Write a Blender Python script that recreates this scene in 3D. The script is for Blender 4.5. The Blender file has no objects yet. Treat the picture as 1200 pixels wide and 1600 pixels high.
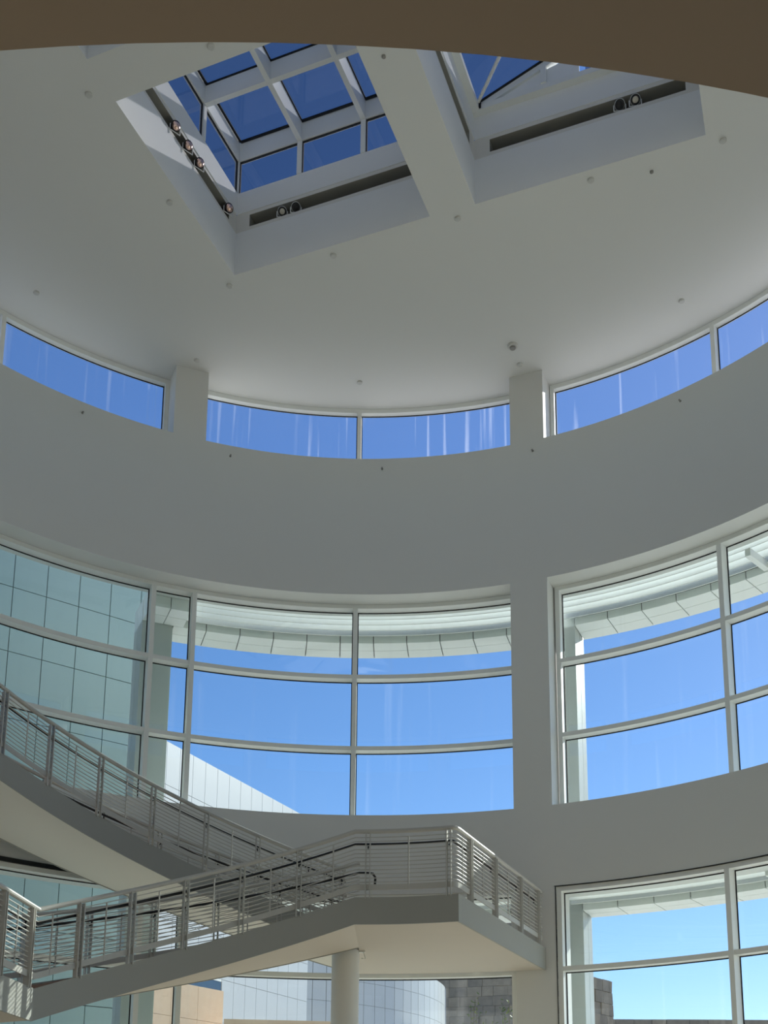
import bpy, bmesh, math, random
from mathutils import Vector, Matrix
from mathutils.geometry import delaunay_2d_cdt
random.seed(7)
SC = bpy.context.scene
COL = SC.collection
R_ = math.radians
# ------------------------------------------------------------------ camera
# eye at the world origin, floor 1.6 m below it
F_PX, CX, CY, TH, RO = 1805.95, 600.0, 1433.8, 0.211867, 0.0085518
cam = bpy.data.cameras.new('camera'); camo = bpy.data.objects.new('camera', cam); COL.objects.link(camo)
cam.sensor_fit = 'HORIZONTAL'; cam.sensor_width = 36.0; cam.lens = 36.0 * F_PX / 1200.0
cam.shift_x = (600.0 - CX) / 1200.0; cam.shift_y = (CY - 800.0) / 1200.0
cam.clip_start = 0.05; cam.clip_end = 500
_r0 = Vector((1, 0, 0)); _u0 = Vector((0, -math.sin(TH), math.cos(TH))); _f0 = Vector((0, math.cos(TH), math.sin(TH)))
_c, _s = math.cos(RO), math.sin(RO)
_X = _r0 * _c + _u0 * _s; _Y = _u0 * _c - _r0 * _s; _Z = -_f0
camo.matrix_world = Matrix(((_X.x, _Y.x, _Z.x, 0), (_X.y, _Y.y, _Z.y, 0), (_X.z, _Y.z, _Z.z, 0), (0, 0, 0, 1)))
SC.camera = camo
# ------------------------------------------------------------------ sky, sun, exposure
SUN_AZ, SUN_EL = 39.0, 29.4            # azimuth clockwise from +Y
w = bpy.data.worlds.new('sky'); SC.world = w; w.use_nodes = True
nt = w.node_tree; nt.nodes.clear()
sky = nt.nodes.new('ShaderNodeTexSky'); sky.sky_type = 'NISHITA'; sky.sun_disc = False
sky.sun_elevation = R_(SUN_EL); sky.sun_rotation = R_(SUN_AZ); sky.altitude = 250
sky.air_density = 1.0; sky.dust_density = 0.15; sky.ozone_density = 3.5
hs = nt.nodes.new('ShaderNodeHueSaturation'); hs.inputs['Saturation'].default_value = 1.14
bg = nt.nodes.new('ShaderNodeBackground'); bg.inputs['Strength'].default_value = 0.16
wo = nt.nodes.new('ShaderNodeOutputWorld')
tn = nt.nodes.new('ShaderNodeMix'); tn.data_type = 'RGBA'; tn.blend_type = 'MULTIPLY'; tn.inputs['Factor'].default_value = 1.0
tn.inputs['B'].default_value = (0.96, 0.90, 1.0, 1)
nt.links.new(sky.outputs[0], hs.inputs['Color']); nt.links.new(hs.outputs[0], tn.inputs['A']); nt.links.new(tn.outputs['Result'], bg.inputs['Color']); nt.links.new(bg.outputs[0], wo.inputs['Surface'])
sun = bpy.data.lights.new('sun', 'SUN'); sun.energy = 6.6; sun.angle = R_(0.53); sun.color = (1.0, 0.95, 0.88)
suno = bpy.data.objects.new('sun', sun); COL.objects.link(suno)
SD = Vector((math.sin(R_(SUN_AZ)) * math.cos(R_(SUN_EL)), math.cos(R_(SUN_AZ)) * math.cos(R_(SUN_EL)), math.sin(R_(SUN_EL))))
suno.rotation_euler = SD.to_track_quat('Z', 'Y').to_euler(); suno.location = SD * 60
SC.view_settings.view_transform = 'Standard'; SC.view_settings.look = 'None'
SC.view_settings.exposure = 0.0; SC.view_settings.gamma = 1.0; SC.view_settings.use_curve_mapping = False
SC.cycles.max_bounces = 14; SC.cycles.diffuse_bounces = 8; SC.cycles.glossy_bounces = 4
SC.cycles.transparent_max_bounces = 24; SC.cycles.use_denoising = True

# ------------------------------------------------------------------ materials
def mat(name, base, rough=0.5, metal=0.0, vary=0.04, scale=3.0, bump=0.0, bscale=60.0, spec=0.4, base2=None):
    m = bpy.data.materials.new(name); m.use_nodes = True
    t = m.node_tree; b = t.nodes['Principled BSDF']
    tc = t.nodes.new('ShaderNodeTexCoord'); nz = t.nodes.new('ShaderNodeTexNoise')
    nz.inputs['Scale'].default_value = scale; nz.inputs['Detail'].default_value = 4
    t.links.new(tc.outputs['Object'], nz.inputs['Vector'])
    mx = t.nodes.new('ShaderNodeMix'); mx.data_type = 'RGBA'
    c2 = base2 or tuple(max(0, c * (1 - vary * 2)) for c in base)
    mx.inputs['A'].default_value = (*base, 1); mx.inputs['B'].default_value = (*c2, 1)
    t.links.new(nz.outputs['Fac'], mx.inputs['Factor']); t.links.new(mx.outputs['Result'], b.inputs['Base Color'])
    b.inputs['Roughness'].default_value = rough; b.inputs['Metallic'].default_value = metal
    b.inputs['Specular IOR Level'].default_value = spec
    if bump:
        n2 = t.nodes.new('ShaderNodeTexNoise'); n2.inputs['Scale'].default_value = bscale; n2.inputs['Detail'].default_value = 5
        t.links.new(tc.outputs['Object'], n2.inputs['Vector'])
        bp = t.nodes.new('ShaderNodeBump'); bp.inputs['Strength'].default_value = bump; bp.inputs['Distance'].default_value = 0.02
        t.links.new(n2.outputs['Fac'], bp.inputs['Height']); t.links.new(bp.outputs['Normal'], b.inputs['Normal'])
    return m
def glass_mat(name, tint, refl=1.0, streaks=0.0):
    m = bpy.data.materials.new(name); m.use_nodes = True
    t = m.node_tree; t.nodes.clear()
    o = t.nodes.new('ShaderNodeOutputMaterial'); mx = t.nodes.new('ShaderNodeMixShader')
    tr = t.nodes.new('ShaderNodeBsdfTransparent'); tr.inputs['Color'].default_value = (*tint, 1)
    gl = t.nodes.new('ShaderNodeBsdfGlossy'); gl.inputs['Roughness'].default_value = 0.0; gl.inputs['Color'].default_value = (refl, refl, refl, 1)
    lw = t.nodes.new('ShaderNodeLayerWeight'); lw.inputs['Blend'].default_value = 0.5
    pw = t.nodes.new('ShaderNodeMath'); pw.operation = 'POWER'; pw.inputs[1].default_value = 5.0
    fr = t.nodes.new('ShaderNodeMath'); fr.operation = 'MULTIPLY_ADD'; fr.inputs[1].default_value = 0.7; fr.inputs[2].default_value = 0.03
    t.links.new(lw.outputs['Facing'], pw.inputs[0]); t.links.new(pw.outputs[0], fr.inputs[0])
    t.links.new(fr.outputs[0], mx.inputs['Fac'])
    t.links.new(tr.outputs[0], mx.inputs[1]); t.links.new(gl.outputs[0], mx.inputs[2])
    last = mx
    if streaks:   # faint vertical runs of dried dust on the pane
        tc = t.nodes.new('ShaderNodeTexCoord'); mp = t.nodes.new('ShaderNodeMapping'); mp.inputs['Scale'].default_value = (4.0, 4.0, 0.12)
        nz = t.nodes.new('ShaderNodeTexNoise'); nz.inputs['Scale'].default_value = 1.6; nz.inputs['Detail'].default_value = 5
        t.links.new(tc.outputs['Object'], mp.inputs['Vector']); t.links.new(mp.outputs[0], nz.inputs['Vector'])
        rp = t.nodes.new('ShaderNodeMapRange'); rp.inputs['From Min'].default_value = 0.58; rp.inputs['From Max'].default_value = 0.8
        rp.inputs['To Min'].default_value = 0.0; rp.inputs['To Max'].default_value = streaks
        t.links.new(nz.outputs['Fac'], rp.inputs['Value'])
        df = t.nodes.new('ShaderNodeBsdfTranslucent'); df.inputs['Color'].default_value = (0.9, 0.92, 0.95, 1)
        m2 = t.nodes.new('ShaderNodeMixShader'); t.links.new(rp.outputs[0], m2.inputs['Fac'])
        t.links.new(mx.outputs[0], m2.inputs[1]); t.links.new(df.outputs[0], m2.inputs[2]); last = m2
    t.links.new(last.outputs[0], o.inputs['Surface'])
    return m
M = dict(
    wall=mat('wall_paint', (0.69, 0.695, 0.675), 0.6, vary=0.015, scale=0.7),
    ceiling=mat('ceiling_paint', (0.70, 0.70, 0.675), 0.7, vary=0.012, scale=0.5),
    frame=mat('frame_paint', (0.82, 0.84, 0.815), 0.45, vary=0.02),
    wellpaint=mat('skylight_paint', (0.80, 0.815, 0.81), 0.5, vary=0.015),
    wellband=mat('slot_band_paint', (0.72, 0.71, 0.66), 0.6, vary=0.02),
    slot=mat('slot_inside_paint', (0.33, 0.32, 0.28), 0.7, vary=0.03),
    stringer=mat('stair_grey_paint', (0.39, 0.39, 0.36), 0.7, vary=0.03, scale=1.5, spec=0.2),
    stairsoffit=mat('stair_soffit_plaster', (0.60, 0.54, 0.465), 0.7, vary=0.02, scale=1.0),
    tread=mat('tread_stone', (0.36, 0.24, 0.19), 0.6, vary=0.12, scale=12),
    steel=mat('rail_painted_steel', (0.52, 0.51, 0.475), 0.4, metal=0.0, vary=0.02, scale=9),
    black=mat('black_rubber', (0.02, 0.02, 0.022), 0.4, vary=0.1),
    gasket=mat('black_gasket', (0.012, 0.014, 0.016), 0.6, vary=0.1),
    travertine=mat('travertine', (0.86, 0.66, 0.48), 0.7, vary=0.1, scale=5, bump=0.4, base2=(0.78, 0.55, 0.37)),
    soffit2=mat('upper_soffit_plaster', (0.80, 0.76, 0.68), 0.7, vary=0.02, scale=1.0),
    floor=mat('travertine_floor', (0.55, 0.47, 0.37), 0.5, vary=0.06, scale=2, base2=(0.46, 0.39, 0.30)),
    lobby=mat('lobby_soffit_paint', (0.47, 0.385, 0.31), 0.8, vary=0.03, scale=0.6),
    panel=mat('enamel_panel', (0.85, 0.88, 0.86), 0.35, vary=0.03, scale=0.9),
    panel2=mat('enamel_panel_second', (0.60, 0.615, 0.625), 0.35, vary=0.04, scale=0.8),
    joint=mat('panel_joint', (0.10, 0.105, 0.10), 0.8, vary=0.1),
    wingshade=mat('wing_shaded_enamel', (0.48, 0.62, 0.595), 0.3, vary=0.03, scale=0.9),  # same enamel as the piers, with the wing's shade put into the colour
    louver=mat('louver_enamel', (0.84, 0.855, 0.84), 0.45, vary=0.02),
    stone=mat('rough_stone', (0.44, 0.36, 0.27), 0.9, vary=0.2, scale=2.2, bump=1.0, bscale=9, base2=(0.22, 0.185, 0.15)),
    stone2=mat('rough_stone_dark', (0.34, 0.285, 0.225), 0.9, vary=0.2, scale=2.5, bump=1.0, bscale=8, base2=(0.18, 0.155, 0.13)),
    terrace=mat('terrace_paving', (0.78, 0.73, 0.65), 0.8, vary=0.08, scale=1.5),
    leaf=mat('leaf', (0.30, 0.34, 0.07), 0.6, vary=0.3, scale=8), twig=mat('twig', (0.20, 0.15, 0.09), 0.8, vary=0.1),
    copper=mat('copper_reflector', (0.95, 0.66, 0.56), 0.22, metal=1.0, vary=0.05),
    lampblack=mat('lamp_black', (0.025, 0.025, 0.025), 0.5, vary=0.1), lampwhite=mat('lamp_white', (0.75, 0.76, 0.74), 0.45, vary=0.03),
    lens=mat('lamp_lens', (0.62, 0.58, 0.48), 0.25, vary=0.05),
    cap=mat('sprinkler_cap', (0.60, 0.60, 0.575), 0.5, vary=0.05), darkcap=mat('dark_sprinkler', (0.30, 0.29, 0.27), 0.5, vary=0.05),
    winblue=mat('far_window_glass', (0.03, 0.06, 0.10), 0.05, vary=0.05, spec=1.0),
    glass=glass_mat('clear_glass', (0.93, 0.985, 0.968), 0.9, 0.025),
    cglass=glass_mat('clerestory_glass', (0.95, 0.97, 0.985), 0.9, 0.17),
    sglass=glass_mat('skylight_glass', (0.595, 0.605, 0.635), 0.8),
)

# ------------------------------------------------------------------ helpers
AXX, AXY, RAD = -0.5083, 12.1773, 9.0
W = {}
def pol(r, a, z=0.0):
    a = R_(a); return Vector((AXX + r * math.sin(a), AXY + r * math.cos(a), z))
def link(o, parent=None):
    COL.objects.link(o); W[o.name] = o.matrix_basis.copy()
    if parent is not None:
        o.parent = parent; o.matrix_parent_inverse = W[parent.name].inverted()
    return o
def tag(o, label=None, cat=None, group=None, kind=None):
    if label: o['label'] = label
    if cat: o['category'] = cat
    if group: o['group'] = group
    if kind: o['kind'] = kind
    return o
def empty(name, loc, label=None, cat=None, group=None, kind=None):
    o = bpy.data.objects.new(name, None); o.location = loc; o.empty_display_size = 0.3
    link(o); return tag(o, label, cat, group, kind)
class MB:
    def __init__(s): s.v = []; s.f = []; s.slots = []
    def add(s, vs, fs):
        n = len(s.v); s.v += [tuple(v) for v in vs]; s.f += [tuple(i + n for i in f) for f in fs]; return s
    def hexa(s, p):   # 8 corners: bottom ring 0-3, top ring 4-7
        return s.add(p, [(3, 2, 1, 0), (4, 5, 6, 7), (0, 1, 5, 4), (1, 2, 6, 5), (2, 3, 7, 6), (3, 0, 4, 7)])
    def box(s, c, hx, hy, z0, z1, rot=0.0):
        ca, sa = math.cos(rot), math.sin(rot); q = []
        for z in (z0, z1):
            for dx, dy in ((-hx, -hy), (hx, -hy), (hx, hy), (-hx, hy)):
                q.append((c[0] + dx * ca - dy * sa, c[1] + dx * sa + dy * ca, z))
        return s.hexa(q)
    def quad(s, a, b, c, d): return s.add([a, b, c, d], [(0, 1, 2, 3)])
    def sector(s, r0, r1, a0, a1, zb, zt, step=1.5):
        n = max(1, int(math.ceil(abs(a1 - a0) / step))); vs = []; fs = []
        fb = zb if callable(zb) else (lambda a: zb); ft = zt if callable(zt) else (lambda a: zt)
        for i in range(n + 1):
            a = a0 + (a1 - a0) * i / n
            vs += [pol(r0, a, fb(a)), pol(r1, a, fb(a)), pol(r1, a, ft(a)), pol(r0, a, ft(a))]
        for i in range(n):
            k = i * 4
            for j in range(4):
                fs.append((k + j, k + (j + 1) % 4, k + 4 + (j + 1) % 4, k + 4 + j))
        fs.append((3, 2, 1, 0)); k = n * 4; fs.append((k, k + 1, k + 2, k + 3))
        return s.add(vs, fs)
    def tube(s, pts, rad, n=8, cap=True):
        pts = [Vector(p) for p in pts]; vs = []; fs = []
        prev = None
        for i, p in enumerate(pts):
            t = (pts[min(i + 1, len(pts) - 1)] - pts[max(i - 1, 0)]).normalized()
            ref = Vector((0, 0, 1)) if abs(t.z) < 0.92 else Vector((1, 0, 0))
            if prev is None or abs(t.z) < 0.9: sd = t.cross(ref).normalized()
            else: sd = (prev - t * prev.dot(t)).normalized()
            prev = sd; up = sd.cross(t).normalized()
            for k in range(n):
                a = 2 * math.pi * k / n; vs.append(p + sd * (rad * math.cos(a)) + up * (rad * math.sin(a)))
        for i in range(len(pts) - 1):
            for k in range(n):
                a = i * n + k; b = i * n + (k + 1) % n; fs.append((a, b, b + n, a + n))
        if cap:
            fs.append(tuple(range(n - 1, -1, -1))); m = (len(pts) - 1) * n; fs.append(tuple(range(m, m + n)))
        return s.add(vs, fs)
    def lathe(s, prof, n=20, origin=(0, 0, 0), axis=(0, 0, 1)):   # prof: (radius, height along axis)
        ax = Vector(axis).normalized(); ref = Vector((1, 0, 0)) if abs(ax.x) < 0.9 else Vector((0, 1, 0))
        x = ax.cross(ref).normalized(); y = ax.cross(x); o = Vector(origin); vs = []; fs = []
        for r, h in prof:
            for k in range(n):
                a = 2 * math.pi * k / n; vs.append(o + ax * h + x * (r * math.cos(a)) + y * (r * math.sin(a)))
        for i in range(len(prof) - 1):
            for k in range(n):
                a = i * n + k; b = i * n + (k + 1) % n; fs.append((a, b, b + n, a + n))
        fs.append(tuple(range(n))); m = (len(prof) - 1) * n; fs.append(tuple(range(m + n - 1, m - 1, -1)))
        return s.add(vs, fs)
    def mesh(s, name, m, smooth=True, recalc=True, angle=28):
        me = bpy.data.meshes.new(name); me.from_pydata(s.v, [], s.f)
        if recalc:
            b = bmesh.new(); b.from_mesh(me); bmesh.ops.recalc_face_normals(b, faces=b.faces); b.to_mesh(me); b.free()
        me.materials.append(M[m] if isinstance(m, str) else m)
        if smooth:
            me.shade_smooth(); me.set_sharp_from_angle(angle=R_(angle))
        return me
    def build(s, name, m, parent=None, smooth=True, recalc=True):
        return link(bpy.data.objects.new(name, s.mesh(name, m, smooth, recalc)), parent)
def place(name, me, loc, rz=0.0, parent=None):
    o = bpy.data.objects.new(name, me); o.location = loc; o.rotation_euler = (0, 0, rz)
    o.matrix_basis = Matrix.Translation(Vector(loc)) @ Matrix.Rotation(rz, 4, 'Z')
    return link(o, parent)
ZF = -1.6                      # floor level
ZC = 15.705                    # ceiling level
CS, WH, WS, LH = 14.167, 11.142, 6.553, 5.0      # clerestory sill, window head, window sill, lower window head
SOF = 3.69                     # lobby soffit level
ROUT = 9.95

# ------------------------------------------------------------------ the drum wall
PIL = [(-24.6, -20.4), (19.2, 23.6), (64.4, 68.8), (109.4, 113.8), (154.4, 158.8), (-69.6, -65.4), (-114.6, -110.4), (-159.6, -155.4)]
PIL.sort()
CLER = [(PIL[i][1], PIL[i + 1][0]) for i in range(7)] + [(PIL[7][1], PIL[0][0] + 360)]
MIDW = [(-65.4, 18.9), (23.55, 64.4), (68.8, 109.4)]  # unseen far left bay made solid, here and below, to dim the interior
LOWW = [(-65.4, 18.9), (23.75, 64.4), (68.8, 109.4)]
NEAR = (118.0, 242.0)
def void(a, z):
    def inn(rs): return any(x0 < a + k < x1 for x0, x1 in rs for k in (0, 360, -360))
    if CS < z < ZC: return inn(CLER)
    if WS < z < WH: return inn(MIDW)
    if z < LH and inn(LOWW): return True
    if z < SOF and inn([NEAR]): return True
    return False
def norm(a): return (a + 180) % 360 - 180
br = {round(-180 + 1.5 * i, 3) for i in range(240)}
for rs in (CLER, MIDW, LOWW, [NEAR]):
    for x in rs: br |= {round(norm(x[0]), 3), round(norm(x[1]), 3)}
br = sorted(br); A_ = []
for a in br:
    if A_ and a - A_[-1] < 0.06: continue
    A_.append(a)
ZL = [ZF, SOF, LH, WS, WH, CS, ZC]
na = len(A_)
mb = MB(); vid = {}
def vv(i, j, k):
    key = (i % na, j, k)
    if key not in vid: vid[key] = len(mb.v); mb.v.append(tuple(pol((RAD, ROUT)[k], A_[i % na], ZL[j])))
    return vid[key]
def solid(i, j):
    if j < 0 or j >= len(ZL) - 1: return False
    a0 = A_[i % na]; a1 = A_[(i + 1) % na]
    if a1 < a0: a1 += 360
    return not void((a0 + a1) / 2, (ZL[j] + ZL[j + 1]) / 2)
for i in range(na):
    for j in range(len(ZL) - 1):
        if not solid(i, j): continue
        mb.f.append((vv(i, j, 0), vv(i + 1, j, 0), vv(i + 1, j + 1, 0), vv(i, j + 1, 0)))
        mb.f.append((vv(i, j, 1), vv(i, j + 1, 1), vv(i + 1, j + 1, 1), vv(i + 1, j, 1)))
        if not solid(i - 1, j): mb.f.append((vv(i, j, 0), vv(i, j + 1, 0), vv(i, j + 1, 1), vv(i, j, 1)))
        if not solid(i + 1, j): mb.f.append((vv(i + 1, j, 0), vv(i + 1, j, 1), vv(i + 1, j + 1, 1), vv(i + 1, j + 1, 0)))
        if not solid(i, j - 1): mb.f.append((vv(i, j, 0), vv(i, j, 1), vv(i + 1, j, 1), vv(i + 1, j, 0)))
        if not solid(i, j + 1): mb.f.append((vv(i, j + 1, 0), vv(i + 1, j + 1, 0), vv(i + 1, j + 1, 1), vv(i, j + 1, 1)))
tag(mb.build('wall_drum', 'wall', recalc=False), kind='structure', label='white curved rotunda wall with pillars between the window bays')

# floor, terrace, lobby
tag(MB().sector(0.01, 9.95, -180, 180, ZF - 0.3, ZF, 3).build('floor', 'floor'), kind='structure')
tag(MB().sector(9.95, 23, 118, 242, ZF - 0.3, ZF, 3).build('floor_lobby', 'floor'), kind='structure')
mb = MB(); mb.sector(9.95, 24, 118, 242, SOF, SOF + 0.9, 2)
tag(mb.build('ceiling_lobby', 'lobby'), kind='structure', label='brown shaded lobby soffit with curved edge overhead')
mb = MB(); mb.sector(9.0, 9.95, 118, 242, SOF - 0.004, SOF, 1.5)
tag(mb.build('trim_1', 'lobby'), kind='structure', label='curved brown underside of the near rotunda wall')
mb = MB(); mb.sector(22.5, 23, 118, 242, ZF, SOF, 3)
tag(mb.build('shade_wall_back', 'travertine'), kind='structure')  # unseen wall added behind the camera to keep light off the soffit
for nm, a in (('shade_wall_left', 242), ('shade_wall_right', 118)):
    mb = MB(); mb.sector(9.95, 22.6, a - 0.5, a + 0.5, ZF, SOF, 2)
    tag(mb.build(nm, 'travertine'), kind='structure')  # unseen end walls added to close the lobby against light

# ------------------------------------------------------------------ ceiling with four square openings
E1 = Vector((math.cos(R_(-21.4)), math.sin(R_(-21.4)), 0)); E2 = Vector((math.cos(R_(-111.4)), math.sin(R_(-111.4)), 0))
SQ = 3.73; GAP = 0.73
SKY = []
c00 = Vector((-2.80, 17.97, 0)); c01 = Vector((1.42, 16.35, 0))
SKY = [c00, c01, c00 + E2 * (SQ + GAP), c01 + E2 * (SQ + GAP)]
def sheet_with_holes(z, r):
    pts = [pol(r, a).to_2d() for a in range(-180, 180, 2)]; edges = [(i, (i + 1) % 180) for i in range(180)]
    for c in SKY:
        k = len(pts)
        for d in (Vector((0, 0, 0)), E1 * SQ, E1 * SQ + E2 * SQ, E2 * SQ): pts.append((c + d).to_2d())
        edges += [(k, k + 1), (k + 1, k + 2), (k + 2, k + 3), (k + 3, k)]
    vs, es, fs, *_ = delaunay_2d_cdt(pts, edges, [], 1, 1e-5)
    out = []
    for f in fs:
        g = sum((vs[i] for i in f), Vector((0, 0))) / len(f); g3 = Vector((g.x, g.y, 0))
        if any(0 < (g3 - c).dot(E1) < SQ and 0 < (g3 - c).dot(E2) < SQ for c in SKY): continue
        out.append(tuple(f))
    return [(v.x, v.y, z) for v in vs], out
mb = MB(); mb.add(*sheet_with_holes(ZC, 9.70))
tag(mb.build('ceiling', 'ceiling', smooth=False, recalc=False), kind='structure', label='flat round white ceiling with square skylight openings')
mb = MB(); mb.add(*sheet_with_holes(ZC + 0.5, 9.70))
for a in range(-180, 180, 2): mb.quad(pol(9.70, a, ZC), pol(9.70, a + 2, ZC), pol(9.70, a + 2, ZC + 0.5), pol(9.70, a, ZC + 0.5))
tag(mb.build('ceiling_roof', 'panel', smooth=False, recalc=False), kind='structure')

# ------------------------------------------------------------------ curved windows
def ring_window(name, rin, depth, a0, a1, z0, z1, mulls, trans, rg, gm='glass', mw=0.09, th=0.085, hw=0.085, jambs=(True, True), sill=True, label=None):
    root = empty(name, pol(rin, (a0 + a1) / 2, z0), label=label, kind='structure')
    dg = lambda wd: math.degrees(wd / rin)
    ro = rin + depth
    MB().sector(rin, ro, a0, a1, z1 - hw, z1 - 0.002, 1).build('head_frame', 'frame', root)
    MB().sector(rin + 0.02, ro + 0.02, a0, a1, z1 - 0.006 - hw, z1 - hw, 1)
    if sill: MB().sector(rin, ro, a0, a1, z0 + 0.002, z0 + hw, 1).build('sill_frame', 'frame', root)
    zlo = z0 + (hw if sill else 0.0)
    edges = [a0] + sorted(mulls) + [a1]
    for q, a in ((0, a0), (1, a1)):
        if jambs[q]:
            s = 1 if q == 0 else -1
            x0, x1 = sorted((a, a + s * dg(mw)))
            MB().sector(rin, ro, x0, x1, zlo, z1 - hw, 1).build('jamb_frame', 'frame', root)
    for a in mulls:
        MB().sector(rin - 0.012, ro, a - dg(mw) / 2, a + dg(mw) / 2, zlo, z1 - hw, 1).build('mullion', 'frame', root)
    zs = [zlo] + sorted(trans) + [z1 - hw]
    for i in range(len(edges) - 1):
        l = edges[i] + (dg(mw) / 2 if i > 0 else (dg(mw) if jambs[0] else 0))
        r = edges[i + 1] - (dg(mw) / 2 if i < len(edges) - 2 else (dg(mw) if jambs[1] else 0))
        for zt in trans:
            MB().sector(rin, ro, l, r, zt - th, zt, 1).build('transom', 'frame', root)
        for j in range(len(zs) - 1):
            b = zs[j]; t = zs[j + 1] - (th if j + 1 < len(zs) - 1 else 0)
            pn = MB().sector(rg, rg + 0.012, l, r, b, t, 1).build('pane', gm, root)
            g = MB(); gw = 0.02; ga = dg(gw)
            g.sector(rg - 0.012, rg - 0.002, l, r, t - gw, t, 1)
            g.sector(rg - 0.012, rg - 0.002, l, l + ga, b, t - gw, 1); g.sector(rg - 0.012, rg - 0.002, r - ga, r, b, t - gw, 1)
            g.build('gasket', 'gasket', pn)
    return root
# middle windows
T1, T2 = 9.62, 8.107
ring_window('window_1', 9.43, 0.24, -65.4, 18.9, WS, WH, [-45.2, -25.3, -20.4, -0.75], [T1, T2], 9.64, label='tall curved window across the middle and left bays')
ring_window('window_2', 9.43, 0.24, 23.75, 64.4, WS, WH, [43.6], [T1, T2], 9.64, label='tall curved window right of the white pillar')
ring_window('window_3', 9.43, 0.24, 68.8, 109.4, WS, WH, [89], [T1, T2], 9.64)
# lower windows
ring_window('window_4', 9.04, 0.24, -65.4, 18.9, ZF, LH, [-45.2, -25.4, -20.6, -0.75], [3.50, 1.95, 0.4], 9.24, label='lower curved window behind the staircase')
ring_window('window_5', 9.04, 0.24, 23.75, 64.4, ZF, LH, [43.6], [3.53, 1.95, 0.4], 9.24, label='lower curved window at the right of the landing')
ring_window('window_6', 9.04, 0.24, 68.8, 109.4, ZF, LH, [89], [3.53, 1.95, 0.4], 9.24)
tag(MB().sector(8.985, 9.03, -64, -24, LH - 0.0, LH + 0.075, 1).build('gap_shade_left', 'gasket'), kind='structure', label='black strip painted as shade of the gap above the lower left window')  # solid black strip stands in for the shade inside the gap
g = MB().sector(8.992, 9.035, 23.55, 64.4, LH, LH + 0.010, 1); g.sector(8.992, 9.035, 23.66, 23.75, ZF, LH, 1)
tag(g.build('gap_shade_right', 'gasket'), kind='structure', label='thin dark strip painted as shade of the gap round the lower right window')  # dark strips drawn where the gap round the frame is only shade
# clerestory
for k, (a0, a1) in enumerate(CLER):
    mm = (a0 + a1) / 2
    if k == 3: mm = -0.6
    ring_window('window_%d' % (7 + k), 9.53, 0.16, a0, a1, CS, ZC, [mm], [], 9.66, gm='cglass', mw=0.085, hw=0.10)

# ------------------------------------------------------------------ skylights
Z1, Z2, Z3, Z4 = 16.59, 16.98, 17.44, 18.56
def well(root, c):
    sides = [(c, E1, -E2), (c + E1 * SQ, E2, E1), (c + (E1 + E2) * SQ, -E1, E2), (c + E2 * SQ, -E2, -E1)]
    up = Vector((0, 0, 1))
    for o, d, n in sides:      # n points away from the opening
        P = lambda s, z, q=0.0: o + d * s + n * q + up * z
        def slab(za, zb, q0, q1): return MB().hexa([P(0, za, q0), P(SQ, za, q0), P(SQ, za, q1), P(0, za, q1), P(0, zb, q0), P(SQ, zb, q0), P(SQ, zb, q1), P(0, zb, q1)])
        slab(ZC + 0.001, Z1 - 0.008, 0, 0.06).build('lower_panel', 'wellpaint', root, smooth=False)
        slab(Z2 + 0.008, Z3, 0, 0.06).build('upper_panel', 'wellpaint', root, smooth=False)
        b = MB(); q = 0.012; dp = 0.34; s0, s1, z0, z1 = 0.26, SQ - 0.26, Z1 + 0.075, Z2 - 0.065
        for (sa, sb, za, zb) in ((-q, SQ + q, Z1 - 0.008, z0), (-q, SQ + q, z1, Z2 + 0.008), (-q, s0, z0, z1), (s1, SQ + q, z0, z1)):
            b.quad(P(sa, za, q), P(sb, za, q), P(sb, zb, q), P(sa, zb, q))
        b.build('slot_band', 'wellband', root, smooth=False)
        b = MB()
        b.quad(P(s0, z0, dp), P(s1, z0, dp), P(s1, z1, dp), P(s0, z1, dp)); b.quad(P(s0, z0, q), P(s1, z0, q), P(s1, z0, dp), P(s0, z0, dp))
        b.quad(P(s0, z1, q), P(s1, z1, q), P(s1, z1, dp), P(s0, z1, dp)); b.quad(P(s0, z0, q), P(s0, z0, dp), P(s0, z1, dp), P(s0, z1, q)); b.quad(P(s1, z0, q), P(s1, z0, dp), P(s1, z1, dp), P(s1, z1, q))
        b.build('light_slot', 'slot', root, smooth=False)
def obox(c, a, b, hw, z0, z1):  # bar from a to b (plan points), half width hw
    d = (b - a).normalized(); n = Vector((-d.y, d.x, 0)) * hw
    return MB().hexa([*(Vector((*(p.to_2d()), z0)) for p in (a - n, b - n, b + n, a + n)), *(Vector((*(p.to_2d()), z1)) for p in (a - n, b - n, b + n, a + n))])
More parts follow.
